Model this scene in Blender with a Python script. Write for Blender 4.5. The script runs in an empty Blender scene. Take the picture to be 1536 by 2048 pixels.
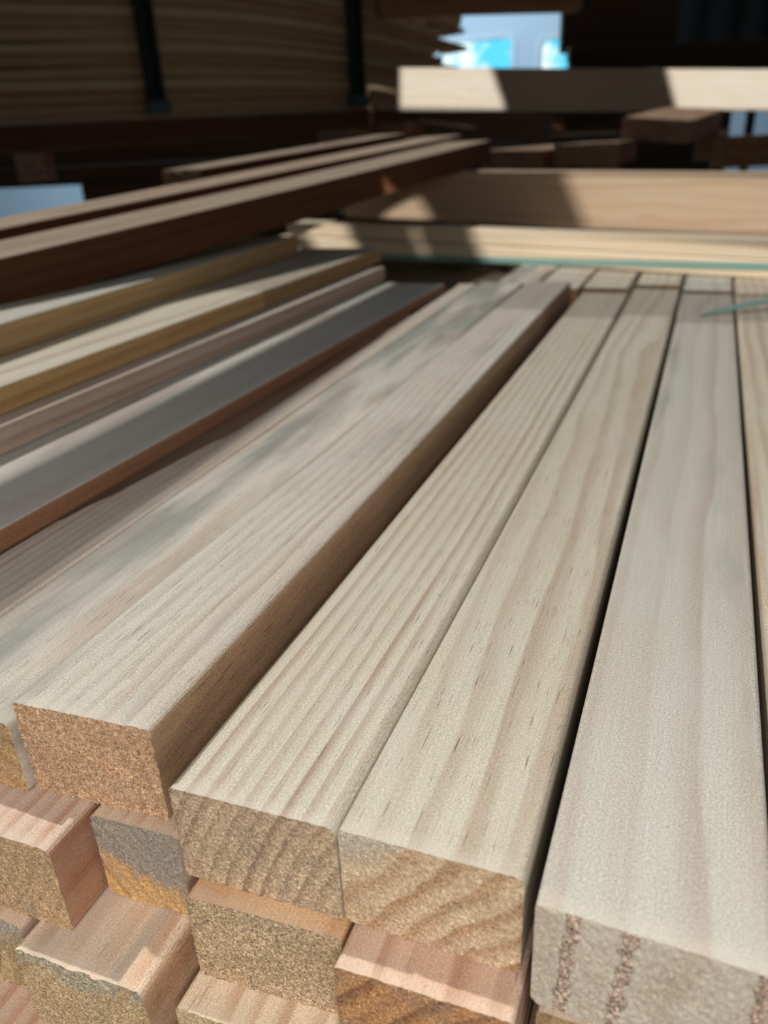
import bpy, bmesh, math, random
from math import sin, cos, pi, radians, sqrt, atan2, floor, exp
from mathutils import Vector, Matrix, noise, geometry
SC = bpy.context.scene
COL = SC.collection

# ------------------------------------------------------------------ camera
F_PX, PITCH, ROLL, YAW, EYE = 1550.0, 0.4400, -0.0485, -0.394, 0.2265
fwd = Vector((sin(YAW)*cos(PITCH), cos(YAW)*cos(PITCH), -sin(PITCH)))
rgt = Vector((cos(YAW), -sin(YAW), 0)); upv = rgt.cross(fwd)
CX = rgt*cos(ROLL)+upv*sin(ROLL); CY = upv*cos(ROLL)-rgt*sin(ROLL); CZ = -fwd
cam_d = bpy.data.cameras.new('camera'); cam = bpy.data.objects.new('camera', cam_d); COL.objects.link(cam)
M = Matrix((CX, CY, CZ)).transposed().to_4x4(); M.translation = Vector((0, 0, EYE)); cam.matrix_world = M
cam_d.sensor_fit = 'VERTICAL'; cam_d.sensor_height = 9.8; cam_d.sensor_width = 7.35
cam_d.lens = 9.8*F_PX/2048; cam_d.clip_start = 0.01; cam_d.clip_end = 100
cam_d.dof.use_dof = True; cam_d.dof.focus_distance = 0.355; cam_d.dof.aperture_fstop = 1.9
SC.camera = cam

# ------------------------------------------------------------------ world, light, exposure
SC.view_settings.view_transform = 'Standard'; SC.view_settings.look = 'None'
SC.view_settings.gamma = 1; SC.view_settings.use_curve_mapping = False
SC.view_settings.exposure = 0.0
W = bpy.data.worlds.new('yard_sky'); SC.world = W; W.use_nodes = True
bg = W.node_tree.nodes['Background']; bg.inputs[0].default_value = (0.62, 0.72, 0.80, 1); bg.inputs[1].default_value = 0.085

def lamp(kind, name, loc, to, energy, color, size=None, size_y=None, angle=None, spread=None):
    d = bpy.data.lights.new(name, kind); d.energy = energy; d.color = color
    if kind == 'AREA':
        d.shape = 'RECTANGLE'; d.size = size; d.size_y = size_y or size
    if kind == 'SUN': d.angle = angle
    if spread: d.spread = spread
    o = bpy.data.objects.new(name, d); COL.objects.link(o); o.location = loc
    o.rotation_euler = (Vector(to)-Vector(loc)).to_track_quat('-Z', 'Y').to_euler()
    return o
# daylight falling through the open roof edge, from the left and slightly ahead
lamp('SUN', 'daylight_key', (-4, 1, 5), (-4+.72, 1-.24, 4), 2.22, (1.0, 0.98, 0.905), angle=radians(0.8))
# broad soft light of the open side of the shed behind and right of the viewer
lamp('AREA', 'open_side_fill', (0.10, -.50, .42), (-.12, -.02, -.16), 3.2, (1.0, 0.95, 0.89), .8, .4, spread=radians(95))
# added fill that brightens the far wall, not a lamp of the shed
lamp('AREA', 'far_wall_fill', (-3.8, 4.8, 2.2), (-4.4, 8.2, 0.4), 200, (0.82, 0.93, 1.0), 6.0, 1.0)
# low sun from behind, cut into patches by the added rear mask
SUN2 = Vector((-.80, .72, -.235)).normalized()
lamp('SUN', 'low_sun', (-2, -5, 3), Vector((-2, -5, 3))+SUN2, 5.4, (1.0, 0.93, 0.84), angle=radians(0.25))

# ------------------------------------------------------------------ pixel to place helpers
EP = Vector((0, 0, EYE))
def ray(px, py): return CX*((px-768)/F_PX) - CY*((py-1024)/F_PX) - CZ
def at_z(px, py, z):
    d = ray(px, py); return EP + d*((z-EYE)/d.z)
def at_d(px, py, dist):           # at a distance along the viewing axis
    return EP + ray(px, py)*dist
def at_plane(px, py, P, D):       # on the vertical plane through P along D
    n = Vector((-D[1], D[0], 0)); d = ray(px, py); return EP + d*(n.dot(Vector((P[0], P[1], 0))-EP)/n.dot(d))

# ------------------------------------------------------------------ node helpers
class NT:
    def __init__(s, name):
        s.m = bpy.data.materials.new(name); s.m.use_nodes = True; s.t = s.m.node_tree; s.t.nodes.clear()
    def n(s, typ, **kw):
        nd = s.t.nodes.new(typ)
        for k, v in kw.items():
            if k.startswith('_'): setattr(nd, k[1:], v)
        return nd
    def put(s, sock, v):
        if v is None: return
        if hasattr(v, 'is_output') or isinstance(v, bpy.types.NodeSocket): s.t.links.new(v, sock)
        else:
            if sock.type == 'RGBA' and len(v) == 3: v = (*v, 1)
            sock.default_value = v
    def math(s, op, a, b=None, c=None, clamp=False):
        nd = s.n('ShaderNodeMath', _operation=op, _use_clamp=clamp)
        for i, v in enumerate((a, b, c)): s.put(nd.inputs[i], v)
        return nd.outputs[0]
    def vmath(s, op, a, b=None, out=0):
        nd = s.n('ShaderNodeVectorMath', _operation=op); s.put(nd.inputs[0], a); s.put(nd.inputs[1], b); return nd.outputs[out]
    def mix(s, f, a, b, mode='MIX'):
        nd = s.n('ShaderNodeMix', _data_type='RGBA', _blend_type=mode); s.put(nd.inputs[0], f); s.put(nd.inputs[6], a); s.put(nd.inputs[7], b); return nd.outputs[2]
    def noise(s, vec, scale, detail=3, rough=.55, dist=0):
        nd = s.n('ShaderNodeTexNoise'); s.put(nd.inputs['Vector'], vec); nd.inputs['Scale'].default_value = scale
        nd.inputs['Detail'].default_value = detail; nd.inputs['Roughness'].default_value = rough; nd.inputs['Distortion'].default_value = dist
        return nd.outputs['Fac']
    def rng(s, v, a, b, c=0., d=1., smooth=False):
        nd = s.n('ShaderNodeMapRange', _interpolation_type='SMOOTHSTEP' if smooth else 'LINEAR')
        for i, x in enumerate((v, a, b, c, d)): s.put(nd.inputs[i], x)
        return nd.outputs[0]
    def sep(s, v):
        nd = s.n('ShaderNodeSeparateXYZ'); s.put(nd.inputs[0], v); return nd.outputs
    def comb(s, x, y, z):
        nd = s.n('ShaderNodeCombineXYZ')
        for i, v in enumerate((x, y, z)): s.put(nd.inputs[i], v)
        return nd.outputs[0]

def lin(r, g, b):
    f = lambda c: (c/255/12.92) if c/255 <= .04045 else ((c/255+.055)/1.055)**2.4
    return (f(r), f(g), f(b))

def wood(name, seed, early, late, end, end_dark, pith=(-.13, .06), spacing=.007, wav=.35, band=None,
         fib=.28, streak=.6, stain=0., stain_c=(118, 124, 122), end_rough=1., rough=.75, end_stain=None, knots=0., pale_rim=.3,
         ring_w=.55, late_amt=.7, side_tint=None, speck=.5, end_ring=.8, strips=()):
    """sawn pine: growth rings around a pith line that runs along local y; end grain where the face points along y"""
    T = NT(name); tc = T.n('ShaderNodeTexCoord')
    P0 = tc.outputs['Object']; N = tc.outputs['Normal']
    P = T.vmath('ADD', P0, (seed*1.37, seed*2.11, seed*.73))
    x0, y0, z0 = T.sep(P0)
    e, l, en, ed = lin(*early), lin(*late), lin(*end), lin(*end_dark)
    # slow wander of the rings along the length
    Pl = T.vmath('MULTIPLY', P, (1, .16, 1))
    w1 = T.noise(Pl, 9, 2); w2 = T.noise(T.vmath('ADD', Pl, (5.2, 3.1, 7.7)), 34, 2)
    dx = T.math('SUBTRACT', x0, pith[0]); dz = T.math('SUBTRACT', z0, pith[1])
    r = T.math('SQRT', T.math('ADD', T.math('MULTIPLY', dx, dx), T.math('MULTIPLY', dz, dz)))
    ph = T.math('DIVIDE', r, spacing)
    ph = T.math('ADD', ph, T.math('MULTIPLY', T.math('SUBTRACT', w1, .5), wav*14*.5))
    ph = T.math('ADD', ph, T.math('MULTIPLY', T.math('SUBTRACT', w2, .5), wav*2.2))
    fr = T.math('FRACT', ph)
    up = T.rng(fr, .25, ring_w+.27, 0, 1, True); dn = T.rng(fr, .86, 1.0, 1, 0, True)
    ring = T.math('MULTIPLY', up, dn)
    # each ring differs in strength
    rs = T.n('ShaderNodeTexWhiteNoise', _noise_dimensions='1D'); T.put(rs.inputs['W'], T.math('FLOOR', ph))
    ring = T.math('MULTIPLY', ring, T.math('MULTIPLY_ADD', rs.outputs['Value'], .75, .35), clamp=True)
    # fibres
    fb = T.noise(T.vmath('MULTIPLY', P, (1, .018, 1)), 1000, 3, .6)
    fb2 = T.noise(T.vmath('MULTIPLY', P, (1, .22, 1)), 2300, 2, .7)
    sp = T.noise(P, 2100, 2, .8)
    tint = T.noise(T.vmath('MULTIPLY', P, (1, .12, 1)), 22, 3)
    face = T.mix(T.math('MULTIPLY', ring, late_amt), e, l)
    face = T.mix(T.rng(tint, .35, .7, 0, .38), face, T.mix(.5, l, (e[0]*1.06, e[1]*.96, e[2]*.88)))
    g = T.math('MULTIPLY_ADD', T.math('SUBTRACT', fb, .5), fib*1.7, 1.)
    g = T.math('MULTIPLY', g, T.math('MULTIPLY_ADD', T.math('SUBTRACT', fb2, .5), fib*2.4, 1.))
    g = T.math('MULTIPLY', g, T.math('MULTIPLY_ADD', T.math('SUBTRACT', sp, .5), speck*4.4, 1.))
    g = T.math('MULTIPLY', g, T.math('MULTIPLY_ADD', T.math('SUBTRACT', T.noise(P, 1000, 1, .5), .5), speck*1.3, 1.))
    g = T.math('MAXIMUM', g, .25)
    gc = T.comb(g, g, g)
    face = T.mix(1., face, gc, 'MULTIPLY')
    # short dark resin ducts
    st = T.noise(T.vmath('MULTIPLY', P, (1, .03, 1)), 1500, 1, .5)
    stm = T.math('MULTIPLY', T.rng(st, .665, .74, 0, 1), T.noise(T.vmath('MULTIPLY', P, (1, .4, 1)), 26, 2))
    face = T.mix(T.math('MULTIPLY', stm, streak*1.5, clamp=True), face, lin(84, 66, 56))
    # grey patches of weather and handling
    pt = T.noise(T.vmath('MULTIPLY', P, (1, .35, 1)), 30, 4, .6)
    face = T.mix(T.rng(pt, .5, .75, 0, .35), face, tuple(min(.62, c*.5+.62*sum(e)/3) for c in e))
    if stain: 
        bs = T.noise(T.vmath('MULTIPLY', P, (1, .12, 1)), 17, 4, .6)
        face = T.mix(T.rng(bs, .62-stain*.25, .80-stain*.25, 0, .7, True), face, lin(*stain_c))
    # dust specks
    vo = T.n('ShaderNodeTexVoronoi'); T.put(vo.inputs['Vector'], P); vo.inputs['Scale'].default_value = 85
    vr = T.n('ShaderNodeTexWhiteNoise', _noise_dimensions='3D'); T.put(vr.inputs['Vector'], vo.outputs['Position'])
    dust = T.math('MULTIPLY', T.rng(vo.outputs['Distance'], .045, .065, 1, 0), T.math('GREATER_THAN', vr.outputs['Value'], .93))
    face = T.mix(T.math('MULTIPLY', dust, .75), face, lin(50, 48, 44))
    # pale rim at the near end
    if pale_rim:
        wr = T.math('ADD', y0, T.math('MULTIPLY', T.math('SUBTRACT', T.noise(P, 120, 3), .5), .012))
        face = T.mix(T.rng(wr, .001, .010, pale_rim, 0, True), face, lin(226, 216, 200))
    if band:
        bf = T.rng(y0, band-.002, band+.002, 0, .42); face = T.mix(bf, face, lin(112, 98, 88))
    if side_tint:
        _, _, nz = T.sep(N); nx = T.sep(N)[0]
        face = T.mix(T.math('MULTIPLY', T.rng(T.math('ABSOLUTE', nx), .6, .9), side_tint[3]), face, T.mix(1., face, lin(*side_tint[:3]), 'MULTIPLY'))
    if knots:
        kn = T.n('ShaderNodeTexVoronoi'); T.put(kn.inputs['Vector'], T.vmath('MULTIPLY', P, (1, .5, 1))); kn.inputs['Scale'].default_value = 5
        face = T.mix(T.rng(kn.outputs['Distance'], .04, .12, knots, 0, True), face, lin(70, 40, 20))
    # end grain
    c1 = T.noise(P, 620, 4, .75); c2 = T.noise(P, 2000, 2, .8); c3 = T.noise(P, 60, 3)
    endc = T.mix(T.math('MULTIPLY', ring, end_ring), en, ed)
    endc = T.mix(T.rng(c3, .4, .7, 0, .55), endc, T.mix(.5, ed, lin(190, 178, 158)))
    er = end_rough
    for (sx, sw, sl) in strips:
        dxs = T.math('ABSOLUTE', T.math('ADD', T.math('ADD', T.math('SUBTRACT', x0, sx), T.math('MULTIPLY', z0, -sl)), T.math('MULTIPLY', T.math('SUBTRACT', T.noise(P, 260, 3), .5), .006)))
        mk = T.rng(dxs, sw*.8, sw*1.1, 1, 0)
        er = T.math('ADD', er, T.math('MULTIPLY', mk, 1.7)); endc = T.mix(T.math('MULTIPLY', mk, .6), endc, lin(206, 172, 152))
    q = T.math('MULTIPLY', T.math('MULTIPLY_ADD', T.math('SUBTRACT', c1, .5), T.math('MULTIPLY', er, 2.6), 1.), T.math('MULTIPLY_ADD', T.math('SUBTRACT', c2, .5), T.math('MULTIPLY', er, 3.6), 1.))
    q = T.math('MAXIMUM', q, .12)
    endc = T.mix(1., endc, T.comb(q, q, q), 'MULTIPLY')
    endc = T.mix(T.math('MULTIPLY', T.rng(T.noise(P, 2600, 1, .5), .60, .68), .6), endc, lin(240, 222, 196))
    if end_stain:   # (colour, z threshold low, high): a grey blue stain from the top down
        s_ = T.math('ADD', T.math('ADD', z0, T.math('MULTIPLY', x0, end_stain[3] if len(end_stain) > 3 else 0)), T.math('MULTIPLY', T.math('SUBTRACT', T.noise(P, 90, 4), .5), .03))
        s_ = T.math('ADD', s_, T.math('MULTIPLY', ring, -.006))
        endc = T.mix(T.rng(s_, end_stain[1], end_stain[2], 0, .85, True), endc, T.mix(1., lin(*end_stain[0]), T.comb(q, q, q), 'MULTIPLY'))
    ny = T.math('ABSOLUTE', T.sep(N)[1]); isend = T.rng(ny, .45, .62)
    col = T.mix(isend, face, endc)
    bs_ = T.n('ShaderNodeBsdfPrincipled'); T.put(bs_.inputs['Base Color'], col)
    bs_.inputs['Roughness'].default_value = rough; bs_.inputs['Specular IOR Level'].default_value = .32
    h = T.math('ADD', T.math('MULTIPLY', fb, .35), T.math('MULTIPLY', sp, .25))
    hh = T.math('ADD', T.math('MULTIPLY', T.math('ADD', T.math('MULTIPLY', c1, 2.2), c2), T.math('MULTIPLY', er, .9)), T.math('MULTIPLY', ring, -.5))
    hm = T.n('ShaderNodeMix', _data_type='FLOAT'); T.put(hm.inputs[0], isend); T.put(hm.inputs[2], h); T.put(hm.inputs[3], hh)
    bp = T.n('ShaderNodeBump'); bp.inputs['Distance'].default_value = .0005; bp.inputs['Strength'].default_value = .8
    T.put(bp.inputs['Height'], hm.outputs[0]); T.put(bs_.inputs['Normal'], bp.outputs[0])
    o = T.n('ShaderNodeOutputMaterial'); T.put(o.inputs[0], bs_.outputs[0])
    return T.m

def plain(name, c, rough=.6, metal=0., var=.15, scale=20, emit=None, spec=.4):
    T = NT(name); tc = T.n('ShaderNodeTexCoord'); b = T.n('ShaderNodeBsdfPrincipled')
    nz = T.noise(tc.outputs['Object'], scale, 4, .6); cc = lin(*c)
    g = T.math('MULTIPLY_ADD', T.math('SUBTRACT', nz, .5), var*2, 1.)
    T.put(b.inputs['Base Color'], T.mix(1., cc, T.comb(g, g, g), 'MULTIPLY'))
    b.inputs['Roughness'].default_value = rough; b.inputs['Metallic'].default_value = metal; b.inputs['Specular IOR Level'].default_value = spec
    o = T.n('ShaderNodeOutputMaterial'); T.put(o.inputs[0], b.outputs[0]); return T.m

# ------------------------------------------------------------------ object helpers
def tag(o, label, cat, group=None, kind=None):
    if label: o['label'] = label
    if cat: o['category'] = cat
    if group: o['group'] = group
    if kind: o['kind'] = kind
    return o
def link(name, bm, mat, parent=None, smooth=False):
    me = bpy.data.meshes.new(name); bmesh.ops.recalc_face_normals(bm, faces=bm.faces[:]); bm.to_mesh(me); bm.free()
    if smooth:
        for p in me.polygons: p.use_smooth = True
    o = bpy.data.objects.new(name, me); COL.objects.link(o); me.materials.append(mat)
    if parent: o.parent = parent
    return o
def section(w, h, radii, step):
    """rounded rectangle outline, x 0..w, z -h..0, corners TL TR BR BL"""
    pts = []
    cs = [((0, 0), (1, -1), radii[0], pi), ((w, 0), (-1, -1), radii[1], pi/2), ((w, -h), (-1, 1), radii[2], 0), ((0, -h), (1, 1), radii[3], -pi/2)]
    for (c, s, r, a0) in cs:
        k = max(2, int(r*pi/2/step)+1) if step < .01 else 3
        for i in range(k+1):
            a = a0 - pi/2*i/k
            pts.append((c[0]+s[0]*r+cos(a)*r, c[1]+s[1]*r+sin(a)*r))
    out = []
    for i, p in enumerate(pts):
        q = pts[(i+1) % len(pts)]; d = sqrt((p[0]-q[0])**2+(p[1]-q[1])**2); k = max(1, int(d/step))
        for j in range(k): out.append((p[0]+(q[0]-p[0])*j/k, p[1]+(q[1]-p[1])*j/k))
    return out
def timber_bm(w, h, L, radii=(.0025,)*4, step=.03, rings=0, amp=.0004, seed=0, skew=0., bow=0., ysteps=12, hairs=0, burr=0.):
    """a sawn length of timber from y=0 to y=L; its near end carries saw fuzz when rings > 0"""
    bm = bmesh.new(); sec = section(w, h, radii, step); n = len(sec); rnd = random.Random(seed)
    ys = [0.0] + ([.0008, .0025, .006] if rings else []) + [L*(i/ysteps) for i in range(1, ysteps)] + [L]
    loops = []
    def f(p, s=1.): return noise.noise(Vector((p[0]*s+seed*7.1, seed*3.3, p[1]*s)))
    for k, y in enumerate(ys):
        lp = []
        for (x, z) in sec:
            yy = y + skew*x*(1 if k < 4 or not rings else 0)*(1 if y < .01 else 0)
            if rings and k <= 1: yy += amp*(f((x, z), 450)+.7*f((x, z), 1300))*(1 if k == 0 else .4) - burr*max(0, f((x, z), 160))*(k == 0)
            b = bow*sin(pi*min(1, y/L)) if L else 0
            lp.append(bm.verts.new((x, yy, z+b)))
        loops.append(lp)
    for a, b in zip(loops, loops[1:]):
        for i in range(n): bm.faces.new((a[i], a[(i+1) % n], b[(i+1) % n], b[i]))
    if rings:
        cx, cz = w/2, -h/2; prev = loops[0]
        for k in range(1, rings+1):
            t = 1-k/(rings+1); cur = []
            for (x, z) in sec:
                # shrink towards the middle line so cells stay even
                hw, hh = w/2, h/2; m = min(hw, hh)*(1-t)
                sx = (hw-m)/hw; sz = (hh-m)/hh
                if k == rings: z = cz
                X = cx+(x-cx)*sx; Z = cz+(z-cz)*sz
                cur.append(bm.verts.new((X, skew*X + amp*(f((X, Z), 450)+.8*f((X, Z), 1300))+amp*1.2*f((X, Z), 90), Z)))
            for i in range(n): bm.faces.new((prev[i], cur[i], cur[(i+1) % n], prev[(i+1) % n]))
            prev = cur
        bmesh.ops.remove_doubles(bm, verts=prev, dist=.0006)
    else: bm.faces.new(loops[0])
    bm.faces.new(loops[-1][::-1])
    for _ in range(hairs):   # torn wood fibres standing off the sawn end
        if rnd.random() < .45:
            x, z = sec[rnd.randrange(n)]; 
        else: x, z = rnd.uniform(.002, w-.002), rnd.uniform(-h+.002, -.002)
        L_ = rnd.uniform(.0006, .0019); a = rnd.uniform(0, 2*pi); wd = rnd.uniform(.00008, .00018)
        c = Vector((min(max(x, .0003), w-.0003), skew*x-.0001, min(max(z, .0004-h), -.0004))); d = Vector((cos(a)*L_, -rnd.uniform(.1, .7)*L_, sin(a)*L_))
        d.x = min(max(d.x, .0001-c.x), w-.0001-c.x); d.z = min(max(d.z, .0001-h-c.z), -.0001-c.z)
        if abs(d.x)+abs(d.z) < .0002: continue
        a = atan2(d.z, d.x); s = Vector((-sin(a), 0, cos(a)))*wd
        m_ = c+d*.6+Vector((0, -.0002, 0)); v = [bm.verts.new(q) for q in (c-s, c+s, m_+s*.8, m_-s*.8, c+d)]
        bm.faces.new((v[0], v[1], v[2], v[3])); bm.faces.new((v[3], v[2], v[4]))
    return bm
def timber(name, mat, loc, w, h, L, yaw=0., pitch=0., roll=0., label=None, cat='timber', group=None, **kw):
    """loc = near left top corner; yaw turns the far end to the right (+) ; pitch lifts the far end"""
    bm = timber_bm(w, h, L, **kw); o = link(name, bm, mat)
    o.matrix_world = Matrix.Translation(Vector(loc)) @ Matrix.Rotation(-yaw, 4, 'Z') @ Matrix.Rotation(pitch, 4, 'X') @ Matrix.Rotation(roll, 4, 'Y')
    tag(o, label, cat, group); return o
def along(name, mat, p, q, w, h, label, cat='timber', group=None, **kw):
    """timber whose near left top corner is p and far left top corner is q"""
    p, q = Vector(p), Vector(q); d = q-p
    return timber(name, mat, p, w, h, d.length, yaw=atan2(d.x, d.y), pitch=atan2(d.z, sqrt(d.x**2+d.y**2)), label=label, cat=cat, group=group, **kw)

# ------------------------------------------------------------------ the setting
conc = plain('floor_concrete', (120, 118, 112), .85, var=.25, scale=6)
def slab(name, pts, mat, kind='structure', label=None):
    bm = bmesh.new(); v = [bm.verts.new(p) for p in pts]; bm.faces.new(v)
    r = bmesh.ops.extrude_face_region(bm, geom=bm.faces[:]); 
    nrm = (Vector(pts[1])-Vector(pts[0])).cross(Vector(pts[2])-Vector(pts[0])).normalized()
    bmesh.ops.translate(bm, verts=[g for g in r['geom'] if isinstance(g, bmesh.types.BMVert)], vec=-nrm*.1)
    o = link(name, bm, mat); o['kind'] = kind
    if label: o['label'] = label
    return o
slab('floor', [(-9, -1.6, -.95), (6, -1.6, -.95), (6, 9, -.95), (-9, 9, -.95)], conc, label='grey concrete floor of the timber shed')
WALLB = plain('pale_blue_wall_paint', (158, 182, 202), .6, var=.06, scale=3)
# far wall with two openings for its windows
def wall_with_holes(name, to3, outer, holes, mat, nrm, th, label):
    polys = [[Vector((a, b, 0)) for a, b in outer]] + [[Vector((a, b, 0)) for a, b in h] for h in holes]
    tris = geometry.tessellate_polygon(polys); flat = [p for pl in polys for p in pl]; bm = bmesh.new()
    A = [bm.verts.new(to3(p.x, p.y)) for p in flat]; B = [bm.verts.new(Vector(to3(p.x, p.y))+Vector(nrm)*th) for p in flat]
    for t in tris:
        try: bm.faces.new([A[i] for i in t]); bm.faces.new([B[i] for i in reversed(t)])
        except ValueError: pass
    k = 0
    for pl in polys:
        n = len(pl)
        for i in range(n): bm.faces.new((A[k+i], A[k+(i+1) % n], B[k+(i+1) % n], B[k+i]))
        k += n
    o = link(name, bm, mat); o['kind'] = 'structure'; o['label'] = label; return o
YW = 7.5
def onwall(px, py):
    d = ray(px, py); p = EP+d*(YW/d.y); return (p.x, p.z)
def rrect(a, b, c, d, r, k=5):   # rounded rectangle between corners (a,b) low and (c,d) high
    out = []
    for (cx, cy, a0) in ((c-r, d-r, 0), (a+r, d-r, pi/2), (a+r, b+r, pi), (c-r, b+r, 3*pi/2)):
        for i in range(k+1):
            t = a0+pi/2*i/k; out.append((cx+r*cos(t), cy+r*sin(t)))
    return out
w1a, w1b = onwall(880, 152), onwall(1024, 74); w2a, w2b = onwall(1080, 147), onwall(1190, 70)
h1 = rrect(w1a[0], w1a[1], w1b[0], w1b[1], .05); h2 = rrect(w2a[0], w2a[1], w2b[0], w2b[1], .05)
wall_with_holes('wall_far', lambda a, b: (a, YW, b), [(-9, -.95), (6, -.95), (6, 4.6), (-9, 4.6)], [h1, h2], WALLB, (0, 1, 0), .12, 'pale blue far wall of the shed')
Te = NT('bright_window_glass'); tcn = Te.n('ShaderNodeTexCoord'); nz = Te.noise(tcn.outputs['Object'], 3.5, 3)
em = Te.n('ShaderNodeEmission'); Te.put(em.inputs[0], Te.mix(Te.rng(nz, .42, .56), lin(90, 200, 235), lin(235, 255, 255))); em.inputs[1].default_value = 1.35
oo = Te.n('ShaderNodeOutputMaterial'); Te.put(oo.inputs[0], em.outputs[0])
frame_m = plain('window_frame_paint', (170, 190, 205), .5, var=.04)
for i, (a, b, h) in enumerate(((w1a, w1b, h1), (w2a, w2b, h2)), 1):
    bm = bmesh.new(); v = [bm.verts.new(p) for p in ((a[0]-.03, YW+.07, a[1]-.03), (b[0]+.03, YW+.07, a[1]-.03), (b[0]+.03, YW+.07, b[1]+.03), (a[0]-.03, YW+.07, b[1]+.03))]
    bm.faces.new(v); o = link(f'window_{i}', bm, Te.m); o['kind'] = 'structure'
    o['label'] = ('wide' if i == 1 else 'right hand') + ' daylit window in the far wall'
    bm = bmesh.new(); n = len(h); outer = rrect(a[0]-.04, a[1]-.04, b[0]+.04, b[1]+.04, .07)
    A = [bm.verts.new((p[0], YW-.012, p[1])) for p in h]; B = [bm.verts.new((p[0], YW-.012, p[1])) for p in outer]
    C_ = [bm.verts.new((p[0], YW, p[1])) for p in outer]; D_ = [bm.verts.new((p[0], YW+.05, p[1])) for p in h]
    for k in range(n):
        j = (k+1) % n
        bm.faces.new((A[k], A[j], B[j], B[k])); bm.faces.new((B[k], B[j], C_[j], C_[k])); bm.faces.new((A[j], A[k], D_[k], D_[j]))
    f = link('window_frame', bm, frame_m, o)
# dark roller door at the right of the far wall
T = NT('dark_roller_door'); tc = T.n('ShaderNodeTexCoord'); wv = T.n('ShaderNodeTexWave', _bands_direction='X'); T.put(wv.inputs[0], tc.outputs['Object']); wv.inputs['Scale'].default_value = 1.3
b = T.n('ShaderNodeBsdfPrincipled'); T.put(b.inputs['Base Color'], T.mix(wv.outputs['Fac'], (.0005, .0005, .0005), (.004, .005, .006))); b.inputs['Roughness'].default_value = .9; b.inputs['Specular IOR Level'].default_value = .1
o_ = T.n('ShaderNodeOutputMaterial'); T.put(o_.inputs[0], b.outputs[0])
da, db = onwall(1325, 230), onwall(1560, -60)
o = slab('door_1', [(da[0], YW-.02, .75), (db[0]+1.5, YW-.02, .75), (db[0]+1.5, YW-.02, 3.6), (da[0], YW-.02, 3.6)], T.m, label='dark sheet steel door high in the far wall')

# unseen mask added behind the viewer, its holes projected back from the sun patches
PB, DB = (-.2147, 1.5475), (.961, -.276)         # front of the battens
P2B = (-.21, 1.745)                               # front of the long beam
P3L, P3R = at_d(797, 135, 2.60), at_d(1560, 138, 2.75)
D3 = ((P3R-P3L).x, (P3R-P3L).y)
YR = -1.5
def to_rear(p):
    t = (YR-p.y)/SUN2.y; q = p+SUN2*t; return (q.x, q.z)
patches = [
    [at_plane(598, 438, PB, DB), at_plane(697, 441, PB, DB), at_plane(724, 514, PB, DB), at_plane(636, 505, PB, DB)],
    [at_plane(828, 448, PB, DB), at_plane(839, 449, PB, DB), at_plane(858, 514, PB, DB), at_plane(846, 514, PB, DB)],
    [at_plane(948, 447, PB, DB), at_plane(1640, 495, PB, DB), at_plane(1640, 572, PB, DB), at_plane(968, 533, PB, DB)],
    [at_plane(775, 424, P2B, DB), at_plane(838, 392, P2B, DB), at_plane(869, 440, P2B, DB), at_plane(764, 440, P2B, DB)],
    [at_plane(1128, 343, P2B, DB), at_plane(1650, 353, P2B, DB), at_plane(1650, 474, P2B, DB), at_plane(1175, 455, P2B, DB)],
    [at_plane(800, 128, P3L, D3), at_plane(981, 128, P3L, D3), at_plane(1012, 219, P3L, D3), at_plane(800, 216, P3L, D3)],
    [at_plane(1332, 130, P3L, D3), at_plane(1590, 130, P3L, D3), at_plane(1590, 222, P3L, D3), at_plane(1355, 222, P3L, D3)],
]
holes = [[to_rear(p) for p in pl] for pl in patches]
HOLES = holes
rearm = plain('light_mask_board', (96, 84, 70), .8, var=.2, scale=5)

wall_with_holes('sun_mask_rear', lambda a, b: (a, YR, b), [(-9, -.95), (15, -.95), (15, 6.5), (-9, 6.5)], holes, rearm, (0, -1, 0), .004, 'added unseen mask behind the viewer, its holes shape the sun patches')
# unseen bar added above the view, shaped to shade the left timbers
bm = bmesh.new()
def box_bm(bm, a, b):
    v = [bm.verts.new((x, y, z)) for x in (a[0], b[0]) for y in (a[1], b[1]) for z in (a[2], b[2])]
    for f in ((0, 1, 3, 2), (4, 6, 7, 5), (0, 4, 5, 1), (2, 3, 7, 6), (0, 2, 6, 4), (1, 5, 7, 3)): bm.faces.new([v[i] for i in f])
rz = 1.0; k_ = rz-.02
fx = lambda x: x-.72*k_
vv = []
for (x, y) in ((-.427, .0), (-.326, .0), (-.380, 1.25), (-.462, 1.25)):
    vv.append((fx(x), y+.24*k_))
lo = [bm.verts.new((x, y, rz)) for x, y in vv]; hi = [bm.verts.new((x-.01, y, rz+.02)) for x, y in vv]
bm.faces.new(lo); bm.faces.new(hi[::-1])
for i in range(4): bm.faces.new((lo[i], lo[(i+1) % 4], hi[(i+1) % 4], hi[i]))
o = link('shade_bar_1', bm, rearm); o['kind'] = 'structure'; o['label'] = 'added unseen bar that casts shade on the near stack'

# ------------------------------------------------------------------ near stack
H = .049
G = 'square dressed timbers of the near stack'
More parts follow.
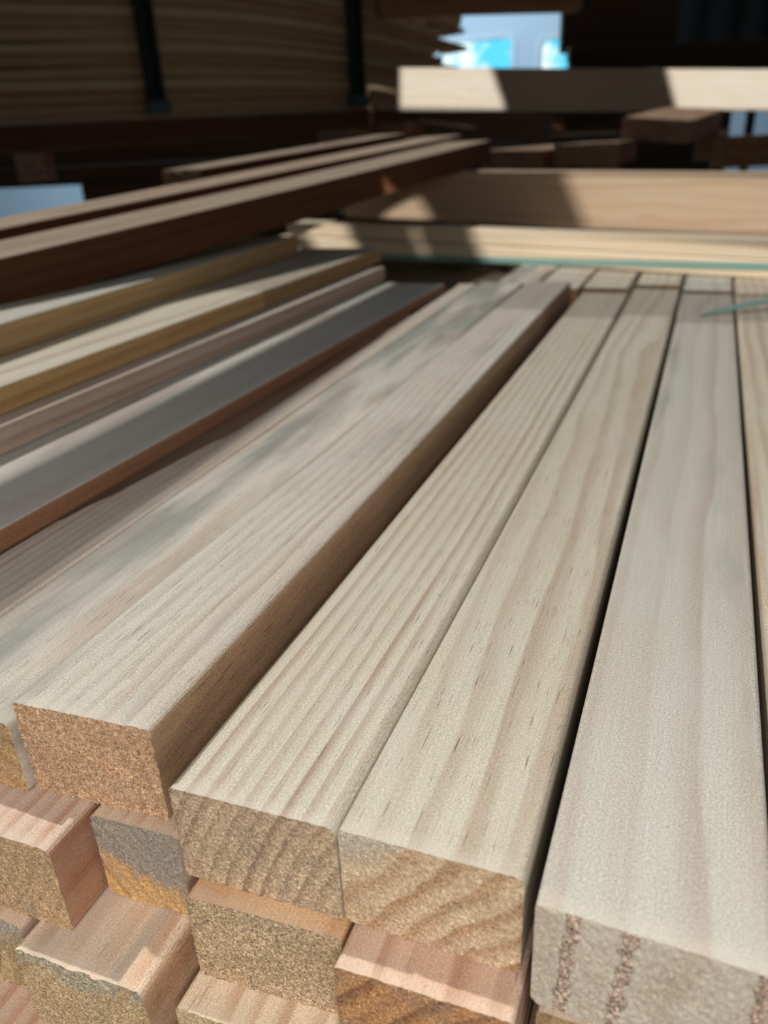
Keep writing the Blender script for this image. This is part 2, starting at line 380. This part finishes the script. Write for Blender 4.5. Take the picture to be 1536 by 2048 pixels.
# colours: early, late, end, end_dark
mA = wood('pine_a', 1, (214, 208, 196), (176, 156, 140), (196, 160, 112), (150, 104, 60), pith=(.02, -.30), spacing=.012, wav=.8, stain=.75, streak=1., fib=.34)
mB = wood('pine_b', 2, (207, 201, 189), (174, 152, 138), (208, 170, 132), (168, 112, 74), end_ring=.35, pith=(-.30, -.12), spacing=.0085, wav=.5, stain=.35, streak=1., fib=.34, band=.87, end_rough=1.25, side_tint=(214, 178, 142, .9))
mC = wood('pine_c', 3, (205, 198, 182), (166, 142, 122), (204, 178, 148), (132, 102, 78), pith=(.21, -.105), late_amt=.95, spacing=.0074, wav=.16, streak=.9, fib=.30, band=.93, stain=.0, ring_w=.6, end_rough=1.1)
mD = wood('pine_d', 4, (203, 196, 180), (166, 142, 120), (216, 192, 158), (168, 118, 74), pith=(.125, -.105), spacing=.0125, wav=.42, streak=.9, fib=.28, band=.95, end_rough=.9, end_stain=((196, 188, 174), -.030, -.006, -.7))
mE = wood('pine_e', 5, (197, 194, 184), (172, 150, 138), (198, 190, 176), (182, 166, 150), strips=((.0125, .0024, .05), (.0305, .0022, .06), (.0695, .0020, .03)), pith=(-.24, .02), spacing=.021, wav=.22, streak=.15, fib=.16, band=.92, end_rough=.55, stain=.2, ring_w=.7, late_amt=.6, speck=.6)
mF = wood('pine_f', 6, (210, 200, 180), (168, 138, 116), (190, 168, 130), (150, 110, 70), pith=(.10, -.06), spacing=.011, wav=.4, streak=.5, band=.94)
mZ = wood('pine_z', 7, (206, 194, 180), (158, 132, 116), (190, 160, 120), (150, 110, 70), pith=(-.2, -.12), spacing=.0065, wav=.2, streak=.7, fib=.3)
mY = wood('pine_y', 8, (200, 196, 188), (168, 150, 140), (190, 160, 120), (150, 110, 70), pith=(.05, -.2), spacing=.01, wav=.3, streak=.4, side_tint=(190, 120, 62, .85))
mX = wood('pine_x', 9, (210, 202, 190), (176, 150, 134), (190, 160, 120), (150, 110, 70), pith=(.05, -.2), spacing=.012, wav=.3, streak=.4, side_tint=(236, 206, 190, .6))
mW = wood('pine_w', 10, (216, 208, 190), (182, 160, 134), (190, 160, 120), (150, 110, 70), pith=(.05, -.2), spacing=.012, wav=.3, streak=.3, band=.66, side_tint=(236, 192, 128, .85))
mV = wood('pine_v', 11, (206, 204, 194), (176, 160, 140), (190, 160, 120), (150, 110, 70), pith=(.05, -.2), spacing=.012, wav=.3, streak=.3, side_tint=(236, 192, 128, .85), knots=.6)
N = dict(step=.0014, rings=22)
TB = 'timber'
timber('square_timber', mA, (-.3245, .1818, .0103), .0705, .0390, 1.09, yaw=-.0118, pitch=.0088, label='pale timber with blue grey smears at the left edge, left of the raised timber end', group=G, seed=1, hairs=160, skew=-.03, **N)
timber('square_timber', mB, (-.2523, .1845, .020), .0683, H, 1.10, yaw=-.0095, label='raised timber with rough orange sawn end and visible brown right side', group=G, seed=2, hairs=420, skew=.05, radii=(.002, .0038, .002, .003), burr=.0008, amp=.0006, **N)
timber('square_timber', mC, (-.1740, .1812, 0), .0718, H, 1.125, yaw=-.004, label='timber with straight fine grain lines, between the raised one and the wavy grained one', group=G, seed=3, hairs=260, skew=.03, radii=(.0018, .0040, .002, .0018), **N)
timber('square_timber', mD, (-.1013, .1840, 0), .0692, H, 1.165, yaw=0, label='timber with wavy cathedral grain and arched brown rings on its end', group=G, seed=4, hairs=200, skew=.019, radii=(.0018, .003, .002, .004), **N)
timber('square_timber', mE, (-.0268, .1775, 0), .0722, H+.001, 1.135, yaw=0, label='broad smooth greyish timber whose planed end shows two rough vertical strips', group=G, seed=5, hairs=60, skew=-.02, radii=(.0018, .003, .004, .004), **N)
timber('square_timber', mF, (.0492, .1790, 0), .0705, H, 1.13, yaw=0, label='timber at the right edge of the photo with only its left edge showing', group=G, seed=6, hairs=60, **N)
oZ = timber('square_timber', mZ, (-.381, .19, .0103), .0560, H, 1.06, yaw=-.0130, pitch=.0088, ysteps=40, label='mostly shaded timber with a missing waney left edge, beside the blue grey smeared one', group=G, seed=7, step=.003)
for v in oZ.data.vertices: v.co.x = max(v.co.x, .0022+.0130*v.co.y)
for v in oZ.data.vertices:      # the bark edge falls away towards the far end
    x, y, z = v.co
    if y > .16 and z > -.046:
        xe = .002+.030*min(1, (y-.14)/.22)-.006*max(0, (y-.41)/.7); t = max(0, min(1, (xe-x)/.003))
        v.co.z = max(-.0485, z-.046*min(1, (y-.16)/.12)*t)
# continuing lengths beyond the joint
G2 = 'timbers beyond the butt joint'
for i, (xa, wd, y0_, zz, mt, lb) in enumerate((
    (-.335, .069, 1.345, .004, mA, 'leftmost short stub beyond the joint, partly in deep shade'),
    (-.2600, .070, 1.330, .002, mB, 'short stub beyond the joint, in line with the raised timber'),
    (-.1850, .0720, 1.352, 0, mC, 'short stub beyond the joint, in line with the fine grained timber'),
    (-.1030, .0690, 1.392, 0, mD, 'short stub beyond the joint, in line with the wavy grained timber'),
    (-.0265, .0715, 1.345, 0, mE, 'short stub beyond the joint, in line with the broad smooth timber'),
    (.0495, .0700, 1.322, 0, mF, 'short stub beyond the joint, at the right edge of the photo'))):
    timber('square_timber', mt, (xa, y0_, zz-.0), wd, H, 1.5, label=lb, group=G2, step=.006, seed=20+i)
# second and third course
G3 = 'timbers of the lower courses'
mP1 = wood('pine_p', 12, (226, 190, 150), (190, 140, 100), (204, 176, 140), (156, 126, 90), end_ring=.2, pith=(.3, -.3), spacing=.05, wav=.3, streak=.4, end_rough=1.5, fib=.25)
mP2 = wood('pine_q', 13, (214, 184, 162), (170, 122, 96), (196, 142, 92), (120, 72, 40), pith=(.16, -.12), spacing=.0095, wav=.3, streak=1.2, end_rough=1.2)
mP3 = wood('pine_r', 14, (206, 180, 158), (170, 134, 110), (178, 148, 110), (130, 96, 64), spacing=.01, streak=.8)
mP4 = wood('pine_s', 15, (240, 220, 192), (184, 146, 116), (206, 184, 150), (170, 140, 104), spacing=.012, streak=1.3, fib=.2, end_rough=1.1)
mQ1 = wood('pine_t', 16, (208, 186, 170), (176, 130, 104), (202, 170, 128), (156, 112, 70), end_ring=.4, pith=(-.06, .03), spacing=.008, wav=.3, streak=.7, side_tint=(204, 160, 124, .7), end_rough=1.2)
mQ2 = wood('pine_u', 17, (210, 184, 160), (176, 130, 104), (214, 170, 108), (170, 116, 62), pith=(-.10, -.10), spacing=.0062, wav=.25, end_rough=.8, end_stain=((150, 146, 140), -.032, -.018, .25))
mQ3 = wood('pine_v2', 18, (228, 206, 182), (184, 142, 114), (202, 174, 134), (156, 124, 84), end_ring=.35, spacing=.014, streak=.8, fib=.2, end_rough=1.3, stain=.55, end_stain=((176, 168, 148), -.014, -.006), side_tint=(196, 160, 130, .6))
mQ4 = wood('pine_w2', 19, (216, 190, 166), (184, 142, 114), (190, 164, 122), (146, 112, 66), spacing=.014, streak=.8, end_rough=1.2, end_stain=((182, 176, 164), -.02, -.006))
mQ5 = wood('pine_x2', 20, (212, 180, 158), (180, 122, 92), (190, 164, 122), (146, 112, 66), spacing=.011, streak=.8)
L2 = dict(step=.0016, rings=18)
timber('square_timber', mP1, (-.1690, .1720, -.0492), .0690, H, .9, label='lower timber with speckled rough olive tan end, under the fine grained timber', group=G3, seed=31, hairs=380, skew=.06, amp=.00055, **L2)
timber('square_timber', mP2, (-.0982, .1652, -.0492), .0680, H, .9, label='lower timber with reddish brown end grain, under the wavy grained timber', group=G3, seed=32, hairs=200, skew=.03, **L2)
timber('square_timber', mP3, (-.0240, .1752, -.0502), .0700, H, .9, label='lower timber barely showing under the broad smooth timber', group=G3, seed=33, step=.003)
timber('square_timber', mP4, (-.1715, .1556, -.0983), .0690, H, .9, label='lowest timber with short dark checks on top, at the bottom middle', group=G3, seed=34, hairs=90, skew=.03, **L2)
timber('square_timber', mQ1, (-.2915, .1565, -.0292), .0690, H, .9, yaw=-.009, label='lower timber jutting out at the left edge under the orange ended timber', group=G3, seed=35, hairs=160, skew=.02, radii=(.002, .003, .002, .0015), **L2)
timber('square_timber', mQ2, (-.2200, .1800, -.0292), .0438, H-.0005, .9, yaw=-.008, label='recessed lower timber with half grey half orange striped end', group=G3, seed=36, hairs=120, skew=.04, **L2)
timber('square_timber', mQ3, (-.2420, .1435, -.0784), .0655, H, .9, label='lower timber sticking out furthest, with a torn grey upper rim', group=G3, seed=37, hairs=320, skew=.035, radii=(.002, .006, .002, .003), burr=.0025, amp=.0006, **L2)
timber('square_timber', mQ4, (-.3160, .1520, -.0784), .0690, H, .9, label='lower timber at the left edge with grey topped end, left of the one sticking out', group=G3, seed=38, hairs=120, **L2)
timber('square_timber', mQ5, (-.3000, .1200, -.1276), .0690, H, .9, label='lowest timber in the bottom left corner with reddish streaks on top', group=G3, seed=39, hairs=30, **L2)
timber('square_timber', mP1, (-.2250, .1700, -.1276), .0520, H, .9, label='lowest timber set back in the gap under the one sticking out', group=G3, seed=40, step=.004)

# ------------------------------------------------------------------ boards stepping up to the left
G4 = 'boards stepping up on the left'
timber('flat_board', mY, (-.5050, .18, .0261), .1250, .0150, 1.03, label='board with orange right edge, lowest step on the left', cat='board', group=G4, seed=50, step=.006)
timber('flat_board', mX, (-.5560, .19, .0484), .0790, .0222, 1.04, yaw=-.012, label='thin board with pinkish side, second step on the left', cat='board', group=G4, seed=51, step=.006)
timber('flat_board', mW, (-.6400, .20, .0710), .1460, .0224, 1.08, yaw=-.020, label='board with wide pale top and golden side, third step on the left', cat='board', group=G4, seed=52, step=.006)
timber('flat_board', mV, (-.6620, .22, .0992), .1100, .0278, .98, yaw=-.082, label='board with golden knotty side, top step just under the dark beams', cat='board', group=G4, seed=53, step=.006)

# ------------------------------------------------------------------ dark rough beams on the left
G5 = 'dark rough sawn beams crossing the left'
mU = wood('rough_dark', 21, (176, 158, 138), (140, 112, 88), (120, 90, 70), (80, 56, 40), pith=(.05, -.2), spacing=.012, wav=.5, streak=.4, fib=.3, knots=.5, rough=.85, pale_rim=0, side_tint=(132, 84, 46, .97), speck=.6)
mU2 = wood('rough_dark_b', 22, (184, 162, 140), (146, 116, 94), (150, 120, 100), (96, 66, 50), pith=(.05, -.2), spacing=.012, wav=.5, streak=.4, fib=.3, knots=.5, rough=.85, pale_rim=0, side_tint=(120, 76, 42, .97), speck=.6)
A0, B0 = Vector((-.655, .596, .0958)), Vector((-.530, 1.86, .1720))
du = (B0-A0).normalized(); lat = Vector((-du.y, du.x, 0)).normalized()
def ubeam(off, z_, wd, h, t0, t1, mat, label, **kw):
    p = A0+du*t0+lat*(off+wd)+Vector((0, 0, z_+h)); q = A0+du*t1+lat*(off+wd)+Vector((0, 0, z_+h))
    return along('rough_beam', mat, p, q, wd, h, label, 'beam', G5, **kw)
ubeam(.000, 0, .118, .0485, -.55, 1.43, mU, 'nearest dark beam with broad grey brown top, lying over the stepped boards', step=.008, radii=(.002,)*4, seed=60, bow=-.003)
ubeam(.124, .001, .105, .0560, -.55, 1.55, mU2, 'second dark beam, just behind the nearest one and a little higher', step=.008, seed=61)
ubeam(.262, .000, .090, .0700, .66, 1.50, mU, 'third dark beam with a split pinkish near end, behind the other two', step=.004, rings=10, amp=.004, seed=62, hairs=0)

# ------------------------------------------------------------------ battens, green strap, cross beams
mBat = wood('batten_pine', 23, (232, 218, 194), (212, 188, 154), (200, 170, 120), (150, 110, 70), pith=(.05, -.2), spacing=.012, wav=.3, streak=.1, fib=.12, pale_rim=0, speck=.3)
L_ = .961; nrmb = Vector((.276, .961, 0)).normalized()
bl = at_plane(556, 470, PB, DB); br = at_plane(1700, 560, PB, DB)
def cross(name, mat, P, D, pxl, pxr, zt_l, zt_r, dep, h, label, cat, group=None, back=0., **kw):
    """bar across the view: front top edge from column pxl to pxr with top heights zt"""
    a = at_plane(pxl, 400, P, D); b = at_plane(pxr, 400, P, D); n = Vector((-D[1], D[0], 0)).normalized()
    if n.y < 0: n = -n
    a.z, b.z = zt_l, zt_r; a += n*(dep+back); b += n*(dep+back)
    # local y runs from right to left so that the board's left side is the hidden back
    d = (b-a); return along(name, mat, a, b, dep, h, label, cat, group, **kw)
GB = 'pale battens across the far end'
cross('pale_batten', mBat, PB, DB, 552, 1720, .042, .029, .060, .0290, 'lower pale batten lying across the far end of the stack', 'batten', GB, seed=70, step=.004, radii=(.003,)*4)
cross('pale_batten', mBat, PB, DB, 566, 1720, .074, .060, .052, .0300, 'upper pale batten resting on the lower one at the far end of the stack', 'batten', GB, back=.004, seed=71, step=.004, radii=(.003,)*4)
mB2 = wood('beam_pine', 24, (204, 182, 158), (184, 156, 130), (190, 160, 120), (150, 110, 70), pith=(.05, -.3), spacing=.02, wav=.5, streak=.1, fib=.15, pale_rim=0, knots=.5)
GX = 'long pine beams laid across the back'
cross('cross_beam', mB2, P2B, DB, 690, 1760, .178, .150, .050, .110, 'long pine beam just behind the battens, half in shade and half sunlit', 'beam', GX, seed=72, step=.006)
mB3 = wood('beam_grey', 25, (184, 177, 166), (168, 156, 140), (200, 190, 170), (150, 120, 90), pith=(.05, -.3), spacing=.02, wav=.5, streak=.1, fib=.15, pale_rim=0, knots=.3)
PL = P3L.copy(); PR = P3R.copy(); PL.z = at_d(797, 135, 2.6).z; 
nn = Vector((-(PR-PL).y, (PR-PL).x, 0)).normalized(); 
along('cross_beam', mB3, PL+nn*.05, PR+nn*.05+(PR-PL)*.1, .05, .130, 'high pale beam with a square left end below the bright windows', 'beam', GX, seed=73, step=.006)
# spacer blocks under the long beam
mS = wood('spacer', 26, (150, 128, 104), (120, 92, 70), (130, 100, 76), (84, 58, 40), pale_rim=0, spacing=.01)
for i, px in enumerate((905, 1250)):
    a = at_plane(px, 440, P2B, DB)
    timber('spacer_block', mS, (a.x-.02, a.y+.004, .0655 if i == 0 else .0500), .045, .0655 if i == 0 else .0500, .06, label=('left' if i == 0 else 'right')+' small block in the dark slot under the long beam', cat='block', group='spacer blocks under the long beam', step=.006)
# green straps
mG = plain('green_strap', (128, 166, 160), .3, var=.1, scale=60, spec=.6)
def ribbon(name, pts, wd, th, mat, side, label):
    bm = bmesh.new(); rows = []
    for i, p in enumerate(pts):
        p = Vector(p); t = (Vector(pts[min(i+1, len(pts)-1)])-Vector(pts[max(i-1, 0)])).normalized()
        s = Vector(side[i] if isinstance(side, list) else side); s = (s-t*s.dot(t)).normalized(); n = t.cross(s)
        w_ = wd[i] if isinstance(wd, list) else wd
        rows.append([bm.verts.new(p+s*w_*a+n*th*b) for a, b in ((-.5, -.5), (.5, -.5), (.5, .5), (-.5, .5))])
    for a, b in zip(rows, rows[1:]):
        for k in range(4): bm.faces.new((a[k], a[(k+1) % 4], b[(k+1) % 4], b[k]))
    bm.faces.new(rows[0]); bm.faces.new(rows[-1][::-1])
    o = link(name, bm, mat); tag(o, label, 'strap', 'green packing straps'); return o
pts = []
PS = (PB[0]-nrmb.x*.004, PB[1]-nrmb.y*.004)
for k in range(25):
    px = 505+(1700-505)*k/24; py = 501+20*(min(1, (px-505)/500))**.8+ (12.5*(px-1005)/531 if px > 1005 else 0)
    pts.append(at_plane(px, py, PS, DB))
ribbon('packing_strap', pts, .0115, .0012, mG, (0, 0, 1), 'green plastic strap drawn tight along the face of the pale battens')
pts = []
for k in range(20):
    t = k/19; px = 1402+(1640-1402)*t; py = 632-42*t**.8-8*t; z = .002+.016*t
    pts.append(at_z(px, py, z))
ribbon('packing_strap', pts, [.003+.008*min(1, k/5) for k in range(20)], .0010, mG, (.3, 1, .25), 'loose green strap end lying on the timbers near the right edge')

# ------------------------------------------------------------------ tall stack of bowed boards, back left
GS = 'bowed boards of the tall dark stack'
mats = [wood('stack_pine_%d' % i, 30+i, c1, c2, (120, 96, 70), (80, 60, 40), pith=(.05, -.3), spacing=.014, wav=.6, streak=.1, fib=.22, pale_rim=0, knots=.4)
        for i, (c1, c2) in enumerate((((192, 166, 130), (160, 134, 98)), ((182, 150, 120), (148, 114, 86)), ((202, 180, 146), (170, 146, 112))))]
T0, T1 = at_d(-120, 240, 2.05), at_d(960, 215, 3.15); DS = ((T1-T0).x, (T1-T0).y); PSt = (T0.x, T0.y)
nS = Vector((-DS[1], DS[0], 0)).normalized(); 
if nS.y < 0: nS = -nS
def lag(xs, ys, x):
    t = 0
    for i in range(len(xs)):
        w_ = 1
        for j in range(len(xs)):
            if j != i: w_ *= (x-xs[j])/(xs[i]-xs[j])
        t += w_*ys[i]
    return t
def ycurve(px, n):
    return lag((0, 300, 500, 700, 900), (240-26.5*n, 228-24.5*n, 220-22*n, 213-17.5*n, 212-12*n), px)
rs_ = random.Random(5)
def bent_board(name, lo, hi, pxs, dep, mat, seed, label, group, cat='board', off=0., P=None, D=None, N_=None):
    P = P or PSt; D = D or DS; N_ = N_ or nS
    bm = bmesh.new(); rows = []
    org = at_plane(pxs[0], hi(pxs[0]), P, D)
    ang = atan2(D[0], D[1]); Mi = (Matrix.Translation(org) @ Matrix.Rotation(-ang, 4, 'Z')).inverted()
    for px in pxs:
        a = at_plane(px, lo(px), P, D)+N_*off; b = at_plane(px, hi(px), P, D)+N_*off; b.x, b.y = a.x, a.y
        c = .0016; u = Vector((0, 0, 1))
        q = [a+N_*c, a+u*c, b-u*c, b+N_*c, b+N_*dep, a+N_*dep]
        rows.append([bm.verts.new(Mi @ v) for v in q])
    for r0, r1 in zip(rows, rows[1:]):
        for k in range(6): bm.faces.new((r0[k], r0[(k+1) % 6], r1[(k+1) % 6], r1[k]))
    bm.faces.new(rows[0]); bm.faces.new(rows[-1][::-1])
    o = link(name, bm, mat); o.matrix_world = Mi.inverted(); tag(o, label, cat, group); return o
def gapv(n):
    return {3: 5.5, 4: 1.5, 5: 6., 1: 2.}.get(n, 1.0)
words_ = ['lowest', 'second', 'third', 'fourth', 'fifth', 'sixth', 'seventh', 'eighth', 'ninth', 'tenth', 'eleventh', 'twelfth', 'thirteenth', 'fourteenth', 'fifteenth', 'sixteenth', 'seventeenth', 'eighteenth', 'nineteenth']
for n in range(18):
    ends = 905+rs_.uniform(-32, 38) - (20 if n in (8, 12) else 0)
    g_ = gapv(n); wob = rs_.uniform(-1.2, 1.2)
    lo = lambda px, n=n: ycurve(px, n)-.4
    hi = lambda px, n=n, g_=g_, wob=wob: ycurve(px, n+1)+.6+g_*max(0, 1-px/230.)+(1.3 if n % 3 else .7)+ wob*sin(px/160.)
    pxs = [-120+(ends+120)*k/26 for k in range(27)]
    bent_board('stacked_board', lo, hi, pxs, .13+rs_.uniform(-.01, .01), mats[(n*7) % 3 if n not in (4, 9) else 1], 80+n,
               f'bowed dark board of the tall back stack, {words_[n]} counted from its foot', GS, off=rs_.uniform(0, .006))
# pale sole board and the dark bearer it stands on
bent_board('sole_board', lambda px: ycurve(px, 0)+14-px*.006, lambda px: ycurve(px, 0)+.5, [-120+1010*k/12 for k in range(13)], .15, wood('sole', 40, (190, 166, 146), (160, 134, 110), (150, 120, 90), (90, 60, 40), pale_rim=0, spacing=.02), 99,
           'thin paler board under the tall dark stack', None, off=-.012)
mT = wood('bearer_dark', 41, (96, 62, 40), (76, 48, 28), (90, 60, 44), (60, 40, 26), pale_rim=0, spacing=.02, fib=.12, knots=0, streak=.1, speck=.2)
bent_board('long_bearer', lambda px: max(307-px*.064, ycurve(px, 0)+40), lambda px: ycurve(px, 0)+14.8-px*.006, [-130+1250*k/10 for k in range(11)], .10, mT, 98, 'long dark bearer beam carrying the tall stack', None, cat='beam', off=-.02)
# steel uprights in front of the stack
mSt = plain('dark_steel', (30, 38, 42), .45, .3, .2, 30)
mSt2 = plain('blue_grey_steel', (70, 90, 104), .5, .2, .2, 30)
for i, (px, pb, wpx, lab) in enumerate(((313, 226, 36, 'left dark steel upright standing against the tall board stack'), (713, 210, 32, 'right dark steel upright standing against the tall board stack'))):
    e = bpy.data.objects.new('steel_upright', None); COL.objects.link(e)
    base = at_plane(px, pb, PSt, DS)-nS*.022; e.location = base; tag(e, lab, 'upright', 'steel uprights of the rack')
    dd = Vector((DS[0], DS[1], 0)).normalized(); u = Vector((0, 0, 1)); 
    sc_ = (base-EP).dot(fwd)/F_PX; hw = wpx*sc_/2
    def prism(name, prof, z0, z1, mat, par):
        bm = bmesh.new(); A = [bm.verts.new(dd*x+nS*y+u*z0) for x, y in prof]; B = [bm.verts.new(dd*x+nS*y+u*z1) for x, y in prof]
        bm.faces.new(A); bm.faces.new(B[::-1])
        for k in range(len(prof)): bm.faces.new((A[k], A[(k+1) % len(prof)], B[(k+1) % len(prof)], B[k]))
        return link(name, bm, mat, par)
    ch = [(-hw, 0), (-hw*.45, 0), (-hw*.45, .008), (hw*.45, .008), (hw*.45, 0), (hw, 0), (hw, .016), (-hw, .016)]
    prism('channel_post', ch, -.0, .75, mSt, e)
    prism('foot_plate', [(-hw*1.25, -.012), (hw*1.25, -.012), (hw*1.25, .02), (-hw*1.25, .02)], -.002, .030, mSt2, e)

# ------------------------------------------------------------------ rough boards on the long beam (back middle)
GN = 'rough boards end on above the long beam'
mN = wood('rough_purple', 42, (172, 140, 112), (132, 98, 74), (140, 112, 102), (92, 66, 56), pith=(.05, -.3), spacing=.016, wav=.6, pale_rim=0, end_rough=1.3, side_tint=(170, 110, 70, .9))
def endon(px0, py0, px1, py1, dist, L, label, yaw=0., pitch=0., mat=mN, roll=0., name='rough_board', group=GN, amp=.002, hpx=None, seed=0):
    a = at_d(px0, py0, dist); s_ = dist/F_PX; w_ = (px1-px0)*s_; h_ = (hpx or (py1-py0))*s_
    return timber(name, mat, a, w_, h_, L, yaw=yaw, pitch=pitch, roll=roll, label=label, cat='board', group=group, step=.005, rings=8, amp=amp, seed=seed)
endon(958, 301, 1085, 336, 1.93, 1.0, 'rough board with dark purplish end at the tip of the nearest dark beam', yaw=.02, roll=.03, seed=1)
endon(1108, 290, 1232, 331, 1.93, .5, 'rough board with pale scuffs on its dark end, right of the purplish ended one', yaw=.0, roll=.0, seed=2)
endon(1247, 234, 1378, 275, 2.02, .6, 'tilted rough board higher up, its end just under the high pale beam', yaw=.12, pitch=.055, roll=.10, seed=3)
endon(1392, 262, 1436, 318, 2.45, .7, 'shadowed rough board behind the tilted one', yaw=.05, seed=4)
# blocks and pieces in the slot under the bearer
GM = 'blocks in the slot under the long bearer'
mM = wood('block_brown', 43, (180, 156, 132), (140, 110, 84), (120, 96, 80), (84, 60, 46), pale_rim=0, spacing=.016, side_tint=(170, 104, 54, .9))
endon(636, 262, 704, 300, 2.42, .35, 'spacer block with orange side under the dark bearer', yaw=-.10, mat=mM, name='spacer_block', group=GM, seed=5)
endon(756, 248, 812, 276, 2.55, .35, 'pinkish spacer block with ragged end, right of the orange sided one', yaw=-.1, mat=mN, name='spacer_block', group=GM, amp=.006, seed=6)
endon(26, 308, 82, 360, 2.02, .12, 'upright pinkish block at the far left, under the dark bearer', yaw=-.55, mat=mN, name='spacer_block', group=GM, seed=7)
mK = wood('shade_beam', 44, (96, 78, 64), (70, 52, 40), (84, 64, 52), (56, 40, 30), pale_rim=0, spacing=.016)
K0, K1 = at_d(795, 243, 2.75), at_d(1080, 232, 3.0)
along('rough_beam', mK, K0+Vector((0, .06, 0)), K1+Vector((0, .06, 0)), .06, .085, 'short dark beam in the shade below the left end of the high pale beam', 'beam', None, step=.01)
# dark pack added behind, its dark colour stands in for deep shade
GD = 'added dark beams standing in for the shade behind'
mD1 = wood('dark_pack', 45, (62, 46, 34), (44, 30, 20), (50, 36, 26), (34, 22, 14), pale_rim=0, spacing=.02, fib=.15, stain=0, streak=.1)
def wide(px0, px1, yt, yb, d0, d1, mat, label, dep=.2, name='rough_beam', cat='beam', group=GD):
    a, b = at_d(px0, yt, d0), at_d(px1, yt, d1); a2 = at_d(px0, yb, d0)
    n = Vector((-(b-a).y, (b-a).x, 0)).normalized()
    if n.y < 0: n = -n
    m_ = (a.z+b.z)/2; a.z = b.z = m_
    return along(name, mat, a+n*dep, b+n*dep, dep, (a-a2).length, label, cat, group, step=.02)
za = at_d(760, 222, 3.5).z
for i, (x0, x1, lb) in enumerate(((-260, 1432, 'uppermost added beam of the dark pack behind the slot'), (-260, 1425, 'second added beam from the top of the dark pack behind the slot'), (-260, 1436, 'middle added beam of the dark pack behind the slot'), (140, 1430, 'fourth added beam down in the dark pack behind the slot'), (205, 1432, 'fifth added beam down in the dark pack behind the slot'), (215, 1432, 'sixth added beam down in the dark pack behind the slot'), (215, 1432, 'bottom added beam of the dark pack behind the slot'))):
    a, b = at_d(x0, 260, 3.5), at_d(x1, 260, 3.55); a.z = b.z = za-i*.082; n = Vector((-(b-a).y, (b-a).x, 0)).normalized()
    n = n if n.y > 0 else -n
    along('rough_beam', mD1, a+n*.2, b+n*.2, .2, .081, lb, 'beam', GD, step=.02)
# brown face behind the long beam at the right
wide(1452, 1800, 264, 330, 2.30, 2.38, wood('brown_face', 46, (150, 112, 84), (120, 84, 60), (120, 90, 70), (80, 50, 40), pale_rim=0, spacing=.02), 'plain brown beam behind the long beam at the right edge', dep=.06, group=None)
# dark pack resting over the high pale beam, right
mD2 = wood('dark_pack_b', 47, (74, 56, 40), (54, 38, 26), (60, 44, 32), (40, 26, 18), pale_rim=0, spacing=.03, fib=.15, knots=.5)
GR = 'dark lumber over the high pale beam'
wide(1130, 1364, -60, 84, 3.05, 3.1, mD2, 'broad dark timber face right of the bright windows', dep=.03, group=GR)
mD3 = wood('dark_pack_c', 48, (44, 30, 24), (30, 20, 14), (40, 30, 20), (30, 20, 12), pale_rim=0, spacing=.03, fib=.15)
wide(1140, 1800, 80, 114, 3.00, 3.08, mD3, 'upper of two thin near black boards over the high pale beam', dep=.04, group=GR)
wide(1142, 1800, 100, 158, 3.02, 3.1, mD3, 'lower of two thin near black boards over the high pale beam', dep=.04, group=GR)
mH = wood('high_beam', 49, (150, 116, 88), (120, 88, 62), (140, 110, 84), (90, 60, 40), pale_rim=0, spacing=.03, knots=.9)
wide(756, 1168, -70, 14, 2.6, 2.7, mH, 'brown beam cut off by the top edge of the photo above the windows', dep=.08, group=GR)

for i, (px, w_, lb) in enumerate(((1437, 28, 'dark post against the blue wall, just right of the tilted board'), (1498, 16, 'thin dark post against the blue wall, near the right edge'))):
    a = at_d(px, 215, 3.3); bm = bmesh.new(); ww = w_*3.3/F_PX; t_ = .006
    pr = [(0, 0), (ww, 0), (ww, t_), (ww/2+t_/2, t_), (ww/2+t_/2, .05), (ww/2-t_/2, .05), (ww/2-t_/2, t_), (0, t_)]
    A = [bm.verts.new((x, y, -1.33)) for x, y in pr]; B = [bm.verts.new((x, y, .16)) for x, y in pr]; bm.faces.new(A); bm.faces.new(B[::-1])
    for k in range(8): bm.faces.new((A[k], A[(k+1) % 8], B[(k+1) % 8], B[k]))
    o = link('steel_post', bm, mSt); o.location = a; o.rotation_euler.z = -YAW; tag(o, lb, 'post', 'thin steel posts')

# timbers added under and behind the battens, shade put into their dark colour
mL = wood('low_shade_tone', 50, (92, 78, 62), (70, 54, 40), (80, 60, 44), (50, 36, 26), pale_rim=0, spacing=.012, fib=.2, streak=.2)
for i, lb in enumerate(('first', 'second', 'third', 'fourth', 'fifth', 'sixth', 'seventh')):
    timber('shade_filler_timber', mL, (-.4165-.0745*i, 1.40-.01*i, -.0140), .0715, H, 1.3, label=f'added shade-toned timber disappearing under the battens, {lb} left of the short stubs', group='added shade-toned timbers under the battens', step=.008)
cross('shade_filler_beam', mD1, (P2B[0], P2B[1]+.16), DB, 480, 1385, .075, .052, .05, .046, 'low added beam, coloured dark for the shade in the slot between the battens and the long beam', 'beam', None, step=.02)

timber('square_timber', mQ5, (-.5060, .20, .0108), .0700, H, 1.0, label='shaded timber carrying the step boards, its edge back from the orange one', group=G3, seed=90, step=.006)

timber('square_timber', mP3, (-.1000, .190, -.0984), .0685, H, .8, label='timber deep in the shade under the reddish ended one', group=G3, seed=91, step=.006)
timber('square_timber', mP3, (-.0305, .186, -.0996), .0700, H, .8, label='timber deep in the shade at the bottom, under the slot beside the broad smooth timber', group=G3, seed=92, step=.006)
